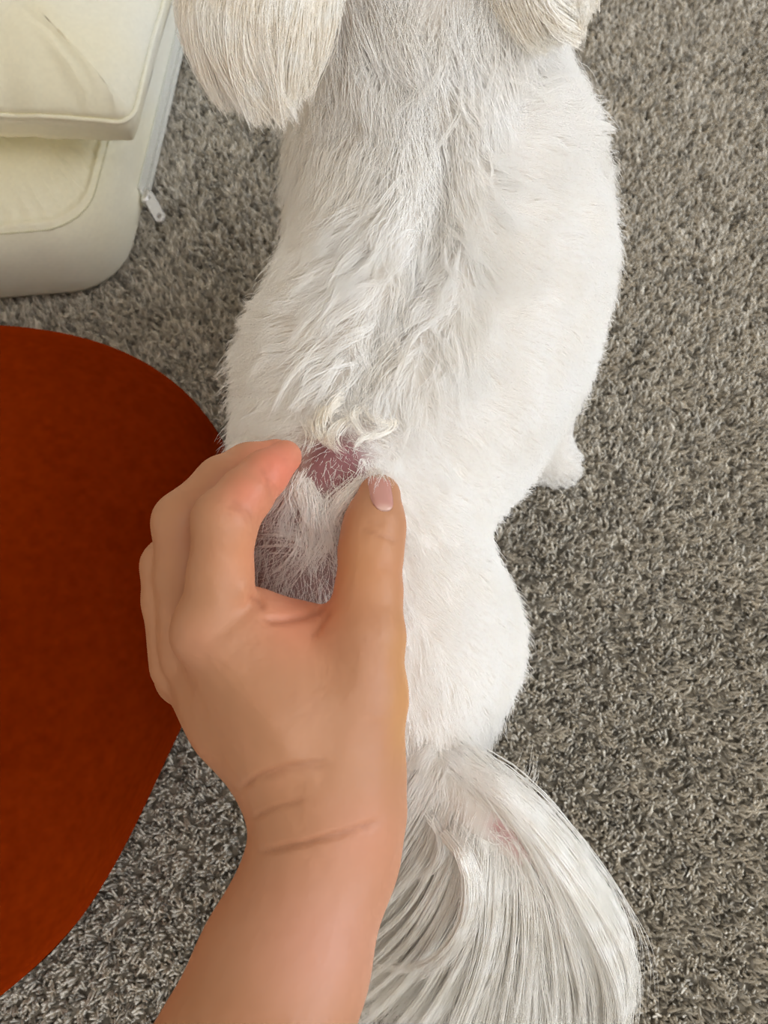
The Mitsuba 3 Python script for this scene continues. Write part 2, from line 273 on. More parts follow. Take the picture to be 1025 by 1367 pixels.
# ------------------------------------------------------------------ hand and forearm
def J(px, py, d, r): return np.append(P(px, py, d), r * d / FPX)     # joint and radius, from pixels at that depth
fore = [[J(452, 1090, .283, 86), J(440, 1135, .283, 88), J(385, 1290, .268, 104), J(330, 1440, .250, 122), J(240, 1700, .215, 165)],
        [J(425, 1085, .288, 82), J(425, 1140, .288, 78), J(355, 1290, .275, 84), J(290, 1440, .258, 105)]]
index = [J(292, 845, .281, 58), J(294, 770, .274, 42), J(300, 695, .268, 42), J(328, 660, .274, 35), J(353, 633, .281, 30), J(380, 610, .288, 23)]
middle = [J(260, 860, .303, 48), J(250, 770, .301, 42), J(246, 698, .297, 41), J(297, 644, .303, 34), J(332, 624, .309, 31), J(368, 612, .312, 26)]
ringf = [J(246, 885, .314, 46), J(232, 800, .311, 40), J(226, 756, .309, 36), J(278, 694, .319, 31), J(318, 665, .322, 28), J(345, 650, .328, 24)]
little = [J(250, 900, .324, 44), J(236, 840, .322, 36), J(235, 800, .322, 32), J(272, 745, .334, 28), J(300, 715, .342, 26), J(325, 700, .348, 22)]
thumb = [J(452, 1010, .283, 84), J(474, 930, .281, 68), J(488, 850, .279, 50), J(492, 790, .284, 42), J(495, 735, .289, 40), J(500, 700, .292, 38), J(506, 662, .297, 29)]
palm = [[J(440, 1060, .284, 92), J(390, 960, .283, 92), J(320, 860, .284, 74)], [J(420, 1050, .292, 80), J(330, 940, .298, 80), J(268, 872, .302, 54)],
        [J(415, 1060, .298, 72), J(310, 940, .314, 62), J(252, 895, .318, 44)], [J(450, 1000, .285, 80), J(390, 900, .288, 78), J(330, 850, .286, 52)]]
web = [J(345, 842, .284, 40), J(400, 850, .290, 38), J(455, 850, .284, 40)]
def chain(p, js, k):
    d = None
    for a, b in zip(js[:-1], js[1:]):
        c = cap(p, a[:3], b[:3], a[3], b[3]); d = c if d is None else smin(d, c, k)
    return d
def hand_sdf(p):
    p = p.astype(np.float32)
    d = chain(p, fore[0], .006); d = smin(d, chain(p, fore[1], .006), .012)
    for c in palm: d = smin(d, chain(p, c, .008), .009)
    d = smin(d, chain(p, web, .006), .008); d = smin(d, chain(p, thumb, .005), .007)
    for f in (index, middle, ringf, little):
        d = smin(d, chain(p, f, .0035), .0012)
    k = J(262, 842, .276, 20); d = smin(d, np.linalg.norm(p - k[:3].astype(np.float32), axis=1) - k[3], .012)
    return d
js = np.array(sum([sum(fore, []), index, middle, ringf, little, thumb, sum(palm, []), web], []))
lo, hi = (js[:, :3] - js[:, 3:]).min(0) - .004, (js[:, :3] + js[:, 3:]).max(0) + .004
hand = surface_nets(hand_sdf, lo, hi, .0013)
def relax(m, it): trimesh.smoothing.filter_taubin(m, iterations=it); return m
hand = relax(hand, 6)
hv, hn = np.array(hand.vertices), np.array(hand.vertex_normals)
hx, hy, hd = proj(hv); facing = sstep(-.1, .3, (unit(CAM - hv) * hn).sum(1))
def near_line(x, y, pts, w, taper=True):
    'gaussian closeness to a polyline, strongest in its middle'
    best = np.zeros(len(x)); pts = np.array(pts, float); L = len(pts) - 1
    for i in range(L):
        a, b = pts[i], pts[i + 1]; ab = b - a; t = np.clip(((x - a[0]) * ab[0] + (y - a[1]) * ab[1]) / (ab @ ab), 0, 1)
        d2 = (x - a[0] - t * ab[0]) ** 2 + (y - a[1] - t * ab[1]) ** 2; s = (i + t) / L
        best = np.maximum(best, np.exp(-d2 / (2 * w * w)) * (np.minimum(1, 6 * np.minimum(s + .06, 1.06 - s)) if taper else 1))
    return best
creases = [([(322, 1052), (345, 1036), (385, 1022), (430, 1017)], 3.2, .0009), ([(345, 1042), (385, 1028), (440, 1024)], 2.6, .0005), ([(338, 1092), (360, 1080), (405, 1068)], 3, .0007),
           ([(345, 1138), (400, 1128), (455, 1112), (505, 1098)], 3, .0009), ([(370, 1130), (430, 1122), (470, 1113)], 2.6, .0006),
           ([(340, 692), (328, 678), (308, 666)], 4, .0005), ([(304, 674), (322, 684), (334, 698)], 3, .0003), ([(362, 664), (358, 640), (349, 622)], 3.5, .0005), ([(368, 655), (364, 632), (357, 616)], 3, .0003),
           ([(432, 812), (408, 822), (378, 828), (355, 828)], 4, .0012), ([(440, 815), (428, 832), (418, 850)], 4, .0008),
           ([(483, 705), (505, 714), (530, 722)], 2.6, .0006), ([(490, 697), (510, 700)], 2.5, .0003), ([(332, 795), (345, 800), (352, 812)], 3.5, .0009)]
disp = np.zeros(len(hv))
for pts, w, a in creases: disp -= a * near_line(hx, hy, pts, w)
disp += .0009 * near_line(hx, hy, [(262, 848), (330, 930), (400, 1010)], 16)          # tendon of the index finger
disp += .0006 * near_line(hx, hy, [(492, 860), (470, 960), (455, 1040)], 14)
disp += .0010 * near_line(hx, hy, [(318, 782), (336, 796)], 9)
disp += .00022 * (meshkit.fbm(hv * 260, 3, 4) - .5) * 2
hand.vertices = hv + hn * (disp * facing)[:, None]
base = np.array(lin(191, 137, 103)); col = np.tile(base, (len(hv), 1))
def tint(w, c): global col; col = col * (1 - w[:, None]) + np.array(lin(*c)) * w[:, None]
def blob(x, y, r): return np.exp(-((hx - x) ** 2 + (hy - y) ** 2) / (2 * r * r))
tint(.85 * np.maximum(blob(375, 625, 34), .7 * blob(335, 660, 26)), (226, 128, 104)); tint(.6 * blob(400, 815, 42), (226, 140, 110)); tint(.45 * blob(330, 740, 30), (224, 150, 112))
tint(.5 * sstep(500, 545, hx) * sstep(760, 900, hy) * sstep(1060, 960, hy), (214, 158, 92)); tint(.55 * blob(430, 1260, 75), (220, 158, 138)); tint(.4 * blob(490, 1120, 40), (220, 150, 125))
tint(.5 * blob(490, 760, 40), (214, 150, 104)); tint(.35 * blob(265, 860, 26), (206, 142, 116))
tint(.3 * np.clip(meshkit.fbm(hv * 90, 3, 8) * 2 - 1, 0, 1), (196, 132, 104))
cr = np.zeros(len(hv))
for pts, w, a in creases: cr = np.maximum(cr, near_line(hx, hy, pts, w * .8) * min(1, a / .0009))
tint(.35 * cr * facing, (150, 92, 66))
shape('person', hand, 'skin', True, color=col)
lab('person', label="person's bare left hand and forearm pinching the white dog's fur apart", category='person')
# thumbnail: a thin curved plate that lies on the thumb
nc, nu_, nv_ = P(509, 661, .283), 15, 19; us, vs = np.linspace(-1, 1, nu_), np.linspace(-1, 1, nv_)
top, bot, ncol, NX = [], [], [], []
for vv in vs:
    for uu in us:
        wdt = 15.5 * (1 - .12 * max(0, vv) ** 2); xx, yy = uu * wdt * math.sqrt(max(0, 1 - .62 * max(0, vv) ** 4)), vv * 23 * (1 - .10 * uu * uu)
        ca, sa = math.cos(.16), math.sin(.16); px, py = 508.5 + xx * ca - yy * sa * -1, 660 + yy * ca - xx * sa * -1
        NX.append((px, py, uu, vv))
NP, _ = march([a[0] for a in NX], [a[1] for a in NX], .262, lambda c: np.clip(hand_sdf(c), -.001, .001), 1.0, 40)
for _ in range(6): g = unit(np.stack([hand_sdf(NP + e) - hand_sdf(NP - e) for e in np.eye(3) * .0015], 1)); NP = NP - g * np.clip(hand_sdf(NP), -.01, .01)[:, None] * .9
NG = unit(np.stack([hand_sdf(NP + e) - hand_sdf(NP - e) for e in np.eye(3) * .0015], 1))
for pt, g, (px, py, uu, vv) in zip(NP, NG, NX):
    if True:
        edge = max(abs(uu), abs(vv)); top.append(pt + g * (.0007 - .0006 * edge ** 6)); bot.append(pt - g * .0008)
        lun = sstep(.50, .86, vv - .22 * uu * uu + .12 * uu); ncol.append(np.array(lin(202, 146, 136)) * (1 - lun) + np.array(lin(218, 176, 162)) * lun)
i, j = np.meshgrid(np.arange(nv_ - 1), np.arange(nu_ - 1), indexing='ij'); a = (i * nu_ + j).ravel(); q = np.stack([a, a + 1, a + nu_ + 1, a + nu_], 1); m = nu_ * nv_
bd = np.concatenate([np.arange(nu_), np.arange(1, nv_) * nu_ + nu_ - 1, (nv_ - 1) * nu_ + np.arange(nu_ - 2, -1, -1), np.arange(nv_ - 2, 0, -1) * nu_]); bn = np.roll(bd, -1)
side = np.stack([bd, bd + m, bn + m, bn], 1); qq = np.vstack([q[:, ::-1], q + m, side])
shape('person__thumbnail', trimesh.Trimesh(np.vstack([top, bot]), np.vstack([qq[:, [0, 1, 2]], qq[:, [0, 2, 3]]]), process=False), 'nail', True, color=np.array(ncol + ncol))
lab('person__thumbnail', label='pale pink thumbnail')

# ------------------------------------------------------------------ the dog
FUR = .008
ST = []                                            # y, x centre, half width, top z, bottom z
for py, L, R, zt, zb in [(150, 380, 766, .252, .085), (250, 377, 797, .274, .08), (350, 374, 828, .277, .085), (470, 322, 814, .272, .092), (600, 300, 748, .268, .10), (720, 292, 668, .263, .115), (800, 300, 690, .258, .11), (870, 325, 706, .25, .10), (960, 375, 682, .236, .11), (1000, 430, 655, .222, .13)]:
    a, b = Pz(L, py, .19), Pz(R, py, .19); ST.append((a[1], (a[0] + b[0]) / 2, (b[0] - a[0]) / 2 - FUR, zt - .006, zb))
ST = np.array(sorted(ST)); f0, f1 = ST[0].copy(), ST[-1].copy()
f0[0] -= .03; f0[2] = .006; f0[3:] = (.185, .165); f1[0] += .035; f1[2] = .008; f1[3:] = (.19, .15); ST = np.vstack([f0, ST, f1])
from scipy.interpolate import PchipInterpolator
STI = PchipInterpolator(ST[:, 0], ST[:, 1:])
LES = Pz(445, 620, .268)
def trunk(p):
    y = np.clip(p[:, 1], ST[0, 0], ST[-1, 0]); c, a, zt, zb = STI(y).T.astype(np.float32)
    zc, b = (zt + zb) / 2, (zt - zb) / 2
    k = (np.abs((p[:, 0] - c) / a) ** 2.3 + np.abs((p[:, 2] - zc) / b) ** 2.3) ** (1 / 2.3)
    d = (k - 1) * np.minimum(a, b) * .9
    out = np.maximum(np.maximum(ST[0, 0] - p[:, 1], p[:, 1] - ST[-1, 0]), 0)
    return np.hypot(np.maximum(d, 0), out) + np.minimum(d, 0)
TB = [Pz(588, 1000, .205), Pz(642, 1082, .204), Pz(690, 1126, .197), Pz(732, 1172, .180), Pz(766, 1240, .148)]    # tail bone
def leg(p, js, k=.01):
    d = None
    for a, b in zip(js[:-1], js[1:]):
        c = cap(p, a[:3], b[:3], a[3], b[3]); d = c if d is None else smin(d, c, k)
    return d
pw = Pz(752, 612, .03)
LEGS = [[(.085, .305, .17, .034), (.098, .295, .115, .026), (.112, .272, .055, .017), (pw[0] - .014, pw[1] + .008, .024, .016), (pw[0] - .001, pw[1] + .001, .018, .014)],
        [(-.012, .305, .17, .034), (-.02, .295, .11, .026), (-.022, .285, .05, .017), (-.022, .296, .019, .017), (-.022, .31, .015, .014)],
        [(.020, .075, .17, .040), (.030, .105, .125, .030), (.030, .055, .075, .018), (.038, .07, .025, .015), (.038, .088, .015, .014)],
        [(-.025, .08, .17, .042), (-.03, .11, .125, .032), (-.028, .06, .075, .018), (-.028, .075, .025, .015), (-.028, .093, .015, .014)]]
HC = np.array([.012, .345, .345])
def dog_sdf(p):
    p = p.astype(np.float32); d = trunk(p)
    d = smin(d, cap(p, (.03, .305, .235), HC, .050, .044), .03)
    d = smin(d, ell(p, HC, (.048, .05, .044)), .012); d = smin(d, cap(p, HC + [0, .04, -.012], HC + [0, .068, -.018], .022, .017), .012)
    for l in LEGS: d = smin(d, leg(p, l), .016)
    for i in range(4): d = smin(d, cap(p, TB[i], TB[i + 1], .010 - .0018 * i, .0082 - .0018 * i), .006)
    d = smin(d, np.linalg.norm(p - (LES - [0, .002, .0105]).astype(np.float32), axis=1) - .011, .02)     # pinched fold of skin
    near = d < .02; h = np.full(len(d), 1.0, np.float32); h[near] = hand_sdf(p[near])                     # the flesh gives way under the fingers
    d = -smin(-d, h - .0010, .004)
    return np.maximum(d, .0012 - p[:, 2])
dogm = surface_nets(dog_sdf, np.array([-.13, -.10, 0.0]), np.array([.18, .46, .41]), .0042)
dogm = relax(dogm, 8); dv = np.array(dogm.vertices); zx, zy, zd = proj(dv)          # a shallow valley along the spine, where the coat parts
dv -= (np.array(dogm.vertex_normals) * (.0065 * near_line(zx, zy, [(598, 150), (588, 250), (570, 340), (530, 430), (480, 520)], 17) - .0025 * near_line(zx, zy, [(555, 180), (535, 280), (515, 360), (470, 440)], 22))[:, None]) * sstep(.2, .24, dv[:, 2])[:, None]; dogm.vertices = dv
def skin_masks(x, y):
    les = np.exp(-(np.abs((x - 446) / 46) ** 3 + np.abs((y - 622) / 44) ** 3))
    thin = np.exp(-(np.abs((x - 400) / 85) ** 3.5 + np.abs((y - 745) / 78) ** 3.5))
    line = near_line(np.asarray(x), np.asarray(y), [(655, 1098), (690, 1124), (722, 1158)], 9)
    return les, thin, line
zx, zy, zd = proj(dv); les, thin, line = skin_masks(zx, zy); up = sstep(.19, .22, dv[:, 2])
dc = np.tile([.86, .82, .78], (len(dv), 1))
mott = meshkit.fbm(dv * 350, 3, 3)[:, None]
for m, c in ((thin * up, np.array([.40, .285, .28])), (les * up, np.array([.34, .16, .17]))):
    m = np.clip(m * 1.3, 0, 1)[:, None]; dc = dc * (1 - m) + (c * (.75 + .5 * mott)) * m
m = (line * sstep(.1, .15, dv[:, 2]))[:, None]; dc = dc * (1 - m) + np.array([.62, .36, .36]) * m
shape('dog', dogm, 'dog_skin', True, color=dc)
lab('dog', label='small fluffy white dog standing on the carpet seen from behind above', category='dog')
for nm, c, r in (('dog__nose', HC + [0, .086, -.012], .009), ('dog__eye', HC + [-.02, .042, .008], .007), ('dog__eye_001', HC + [.02, .042, .008], .007)):
    s = trimesh.creation.icosphere(2, r); s.apply_translation(c); shape(nm, s, 'black_wet', True)

# ---- fur: flow, length and lift are given at points of the coat and blended between them
FLOW = np.array([  # px, py, flow right, flow down, length mm, lift, clump, curl
    (560, 30, .05, 1, 34, .22, .7, .55), (500, 60, -.3, 1, 32, .25, .7, .6), (620, 70, .35, 1, 30, .2, .7, .2), (560, 140, -.1, 1, 30, .25, .7, .55), (640, 130, .3, .9, 20, .3, .5, .2),
    (440, 120, -.5, .8, 26, .25, .75, .4), (430, 190, -.4, .9, 24, .3, .75, .5), (510, 200, -.35, .9, 28, .28, .68, .65), (380, 260, -.7, .7, 13, .5, .4, .2), (430, 280, -.7, .7, 15, .4, .5, .3),
    (530, 290, -.55, .85, 26, .3, .68, .65), (560, 330, -.4, .9, 24, .3, .68, .65), (610, 300, .6, .8, 15, .4, .45, .2), (500, 380, -.6, .8, 24, .32, .68, .65), (560, 420, -.3, .95, 22, .3, .68, .65),
    (700, 130, .95, -.1, 18, .4, .6, .2), (775, 160, 1, -.35, 22, .55, .75, .4), (680, 230, .95, .1, 14, .45, .5, .2), (780, 280, 1, .1, 12, .5, .4, .15), (700, 400, .95, .25, 12, .5, .35, .15), (800, 420, 1, .2, 11, .5, .35, .15),
    (390, 380, -.8, .5, 15, .45, .5, .3), (330, 465, -1, -.15, 19, .6, .75, .4), (350, 420, -.9, -.3, 20, .55, .7, .4), (320, 510, -1, .1, 18, .55, .7, .3), (400, 450, -.8, .35, 18, .4, .65, .4), (460, 470, -.7, .8, 24, .35, .8, .5), (420, 520, .3, .8, 20, .35, .75, .6), (520, 510, -.1, 1, 18, .35, .6, .4),
    (480, 560, .2, .8, 14, .4, .6, .7), (350, 550, -.8, .4, 13, .5, .4, .2), (600, 560, .7, .6, 12, .5, .35, .2), (540, 600, .6, .7, 12, .5, .4, .3), (700, 560, .9, .4, 11, .5, .3, .15),
    (600, 700, .6, .75, 11, .5, .35, .15), (680, 650, .9, .4, 10, .5, .3, .15), (640, 800, .6, .7, 11, .5, .3, .15), (560, 800, .3, .9, 11, .5, .3, .15), (690, 880, .85, .5, 10, .55, .3, .15), (600, 900, .3, .95, 12, .5, .3, .15),
    (620, 990, .2, 1, 15, .4, .5, .2), (550, 1000, -.1, 1, 15, .4, .5, .2), (765, 610, .7, .4, 9, .5, .5, .2), (400, 700, .15, .95, 15, .2, .7, .5), (360, 770, -.2, .9, 12, .2, .6, .5), (440, 680, .05, 1, 20, .2, .75, .4), (300, 640, -.8, .3, 10, .5, .3, .2), (430, 780, 0, 1, 10, .2, .6, .5)], float)
def flow_at(x, y):
    x, y = np.clip(x, 200, 900), np.clip(y, -60, 1060)
    d2 = (x[:, None] - FLOW[:, 0]) ** 2 + (y[:, None] - FLOW[:, 1]) ** 2; w = 1 / (d2 + 300) ** 1.7; w /= w.sum(1, keepdims=True); return w @ FLOW[:, 2:]
def sample(mesh, n, seed, keep=None):
    r = np.random.default_rng(seed); tri = mesh.triangles; w = mesh.area_faces.copy(); nn = mesh.face_normals
    if keep is not None: w = w * keep(tri.mean(1), nn)
    fi = r.choice(len(w), n, p=w / w.sum()); u, v = r.random((2, n)); s = u + v > 1; u[s], v[s] = 1 - u[s], 1 - v[s]
    t = tri[fi]; p = t[:, 0] + u[:, None] * (t[:, 1] - t[:, 0]) + v[:, None] * (t[:, 2] - t[:, 0])
    vn = mesh.vertex_normals[mesh.faces[fi]]; nrm = unit(vn[:, 0] * (1 - u - v)[:, None] + vn[:, 1] * u[:, None] + vn[:, 2] * v[:, None]); return p, nrm
def keep_coat(c, n):
    vis = (unit(CAM - c) * n).sum(1); x, y, d = proj(c); les, thin, _ = skin_masks(x, y); up = c[:, 2] > .2
    w = np.where(vis > -.25, 1.0, .22) + .6 * sstep(.5, -.1, np.abs(vis)) * (vis > -.3)
    w *= 1 - .95 * np.clip(les * 1.25, 0, 1) * up; w *= 1 - .90 * thin * up
    w *= np.where((y < -30) & (c[:, 2] > .25), .5, 1.0); w *= np.where(c[:, 2] < .012, 0, 1)
    w *= np.where(y > 1035, .25, 1); return w
K = 6; TT = np.linspace(0, 1, K)
def coat(n, seed, nclump, lscale=1.0, rad=.00016):
    r = np.random.default_rng(seed); p, nr = sample(dogm, n, seed, keep_coat); x, y, _ = proj(p); fl = flow_at(x, y); les, thin, _ = skin_masks(x, y); up = (p[:, 2] > .2)
    L = fl[:, 2] * .001 * r.uniform(.6, 1.12, n) * lscale; L *= 1 - .62 * np.clip(les * 1.3, 0, 1) * up
    low = sstep(.10, .05, p[:, 2]); L = L * (1 - low) + .009 * low
    ang = r.normal(0, .22, n); fx, fy = fl[:, 0] * np.cos(ang) - fl[:, 1] * np.sin(ang), fl[:, 0] * np.sin(ang) + fl[:, 1] * np.cos(ang)
    big = (meshkit.noise(p * 70, 3) - .5) * 1.4; fx, fy = fx * np.cos(big) - fy * np.sin(big), fx * np.sin(big) + fy * np.cos(big)
    t = unit(fx[:, None] * RT - fy[:, None] * UP - .35 * np.array([0, 0, 1])); t = unit(t - (t * nr).sum(1, keepdims=True) * nr)
    lift = np.clip(fl[:, 3] + r.normal(0, .10, n), .05, .9)[:, None]; b = np.cross(nr, t)
    d0 = unit(nr * (lift + .25) + t * (1 - lift)); d1 = unit(nr * lift * .45 + t * (1 - lift * .5) + np.array([0, 0, -.15]))
    pts = [p - nr * .0008]
    ph = meshkit.noise(p * 45, 6) * 12 + r.normal(0, .5, n)
    for k in range(1, K):
        s = TT[k]; d = unit(d0 * (1 - s) + d1 * s + b * (fl[:, 5] * .7 * np.sin(ph + s * 4))[:, None] + nr * (fl[:, 5] * .3 * np.cos(ph + s * 4))[:, None]); pts.append(pts[-1] + d * (L / (K - 1))[:, None])
    S = np.stack(pts, 1)
    ci = r.choice(n, nclump, replace=False); ci = ci[r.random(nclump) < np.clip(13 / fl[ci, 2], .2, 1) ** 1.7]; _, ix = cKDTree(p[ci]).query(p); g = S[ci[ix]]
    w = np.clip(fl[:, 4] + r.normal(0, .12, n), 0, .95)[:, None] * TT[None] ** 1.3
    S = S + (g - S) * w[..., None] * np.where(np.linalg.norm(g[:, 0] - S[:, 0], axis=1) < .014, 1, 0)[:, None, None]
    S[:, 1:] += r.normal(0, .00022, (n, K - 1, 3)) * TT[None, 1:, None]
    R = rad * r.uniform(.7, 1.25, n)[:, None] * np.array([1, 1, .95, .82, .6, .25])[None]
    ok = (hand_sdf(S.reshape(-1, 3)).reshape(n, K) > .0003).all(1) & (S[..., 2] > .004).all(1)
    return S[ok], R[ok]
parts = [coat(100000, 1, 6500, 1.0, .000135), coat(14000, 2, 2000, 1.4, .0001)]
r = np.random.default_rng(8); n = 850; p, nr = sample(dogm, n, 8, lambda c, n_: np.clip(skin_masks(*proj(c)[:2])[0] + .5 * skin_masks(*proj(c)[:2])[1], 0, 1) * (c[:, 2] > .2) + 1e-9); x, y, _ = proj(p); ok = skin_masks(x, y)[0] > .3
L = np.where(ok, r.uniform(.0025, .0055, n), r.uniform(.006, .016, n)); a = np.pi / 2 + r.normal(0, .45, n); ph = r.uniform(0, 6.28, n); pts = [p - nr * .0006]
for k in range(1, K):
    aa = a + .42 * np.sin(ph + 3.0 * TT[k]); t = unit(np.cos(aa)[:, None] * RT - np.sin(aa)[:, None] * UP); t = unit(t - (t * nr).sum(1, keepdims=True) * nr); pts.append(pts[-1] + unit(t + nr * (.55 - .5 * TT[k])) * (L / (K - 1))[:, None])
S = np.stack(pts, 1); ok = (hand_sdf(S.reshape(-1, 3)).reshape(n, K) > .0003).all(1); parts.append((S[ok], .000085 * r.uniform(.7, 1.3, ok.sum())[:, None] * np.array([1, 1, .95, .85, .7, .4])[None]))
hair_entry('dog__coat', np.concatenate([q[0] for q in parts]), np.concatenate([q[1] for q in parts]), 'fur_white'); lab('dog__coat', label='soft clipped white fur', kind='stuff')

def lock(ctrl, n, spread, rad, seed, k=9, fan=1.0, zj=.4, taper=True):
    'n hairs along a smooth 3-D guide; spread at root, fan = spread at tip relative to root'
    from scipy.interpolate import CubicSpline
    r = np.random.default_rng(seed); c = np.array(ctrl, float); s = np.append(0, np.cumsum(np.linalg.norm(np.diff(c, axis=0), axis=1))); cs = CubicSpline(s / s[-1], c)
    L = r.uniform(.75, 1.0, n); off = r.normal(0, spread, (n, 3)) * [1, 1, zj]; S = cs(L[:, None] * np.linspace(0, 1, k)[None])
    f = 1 + (fan - 1) * np.linspace(0, 1, k)
    S = S + off[:, None] * f[None, :, None] + np.cumsum(r.normal(0, spread * .10, (n, k, 3)), 1) * np.array([1, 1, zj])
    return S, rad * r.uniform(.7, 1.2, n)[:, None] * (1 - .75 * np.linspace(0, 1, k)[None] ** 2 if taper else 1)
def join(lst): return np.concatenate([a[0] for a in lst]), np.concatenate([a[1] for a in lst])
def free(S, R):
    ok = (hand_sdf(S.reshape(-1, 3)).reshape(S.shape[:2]) > .0003).all(1) & (S[..., 2] > .003).all(1); return S[ok], R[ok]

# ---- longer wisps that lie across the neck and along the spine
r = np.random.default_rng(21); p, nr = sample(dogm, 420, 21, lambda c, n_: (lambda x, y, d: (np.abs(x - (575 - .22 * np.maximum(y - 150, 0) + 20)) < 95) * (y > 5) * (y < 540) * (c[:, 2] > .22) * 1.0 + 1e-9)(*proj(c)))
x, y, _ = proj(p); fl = flow_at(x, y); wis = []
for i in range(len(p)):
    a = math.atan2(fl[i, 1], fl[i, 0]) + r.normal(0, .32); L = r.uniform(.018, .038); cv = r.normal(0, .42); c = [p[i]]; n0 = nr[i]
    for k in range(7):
        u = k / 6; aa = a + cv * (u - .3) + .25 * math.sin(5 * u + i); t = math.cos(aa) * RT - math.sin(aa) * UP; t = unit(t - (t @ n0) * n0); c.append(c[-1] + unit(t + n0 * (.6 - .85 * u)) * L / 7)
    wis.append(lock(np.array(c), int(r.integers(6, 16)), r.uniform(.0007, .0016), .00012, 5000 + i, fan=r.uniform(.3, 1.0)))
S, R = free(*join(wis)); hair_entry('dog__wisps', S, R, 'fur_white'); lab('dog__wisps', label='longer loose white locks along the spine', kind='stuff')

# ---- curls above the bare patch and strands beside it
curls = []
for i, (c, n, sp) in enumerate([([(430, 545), (424, 565), (428, 588), (440, 600)], 16, .0007), ([(452, 540), (436, 552), (432, 575), (444, 598), (460, 606)], 16, .0007), ([(462, 560), (446, 570), (442, 590), (456, 606)], 14, .0005),
        ([(470, 556), (455, 572), (452, 594), (468, 606)], 14, .0006), ([(505, 582), (487, 584), (475, 597), (472, 612)], 12, .0004), ([(525, 560), (512, 578), (495, 584), (478, 596)], 12, .0007), ([(478, 548), (470, 562), (482, 580), (505, 578)], 12, .0008),
        ([(490, 545), (500, 560), (515, 566), (522, 552)], 10, .0008), ([(410, 560), (418, 580), (414, 596), (408, 610)], 14, .0009), ([(455, 530), (440, 542), (438, 560), (450, 572)], 12, .0008),
        ([(478, 652), (466, 660), (450, 680), (444, 710)], 40, .0016), ([(484, 642), (474, 656), (460, 672), (452, 700)], 36, .0016), ([(405, 640), (400, 665), (412, 690), (420, 720)], 36, .0018), ([(412, 650), (418, 675), (415, 700), (424, 735)], 34, .0018),
        ([(398, 650), (380, 680), (372, 700), (380, 725)], 30, .002), ([(430, 665), (432, 690), (440, 720), (430, 750)], 30, .002), ([(400, 720), (370, 715), (345, 716), (335, 712)], 18, .0025), ([(410, 700), (405, 735), (390, 755), (350, 765)], 20, .0025), ([(440, 700), (425, 740), (415, 760), (420, 775)], 20, .002)]):
    pts, q = march([a for a, b in c], [b for a, b in c], .24, dog_sdf); pts = pts - q * (np.array([.006, .010, .010, .006, .004]) if i < 10 else np.array([.002, .006, .006, .003, .002]))[:len(c), None]
    curls.append(lock(pts, int(n * (1.6 if i < 10 else 2)), sp * (1.5 if i < 10 else 1), .00012 if i < 10 else .00011, 300 + i, fan=.8 if i < 10 else 1.5))
tip, r = [], np.random.default_rng(61); X, Y = [], []
for i in range(150):
    x, y = r.uniform(484, 535), r.uniform(612, 630); dx, l = r.normal(4, 7), r.uniform(12, 30)
    for u in (0, .35, .7, 1): X.append(x + dx * u + 2 * math.sin(u * 4 + i)); Y.append(y + l * u)
p, q = march(X, Y, .24, lambda c: np.minimum(hand_sdf(c), dog_sdf(c) - .007)); p = (p - q * .0012).reshape(150, 4, 3)
for i in range(150): tip.append(lock(p[i], 2, .0005, .00011, 1500 + i, fan=1.4))
S, R = free(*join(tip)); hair_entry('dog__fringe', S, R, 'fur_white'); lab('dog__fringe', label='short white hairs falling over the thumbnail', kind='stuff')
S, R = free(*join(curls[:10])); hair_entry('dog__curls', S, R, 'fur_cream'); lab('dog__curls', label='curly cream locks around the bare pink skin', kind='stuff')
S, R = free(*join(curls[10:])); hair_entry('dog__loose_locks', S, R, 'fur_white'); lab('dog__loose_locks', label='thin white locks between finger and thumb', kind='stuff')

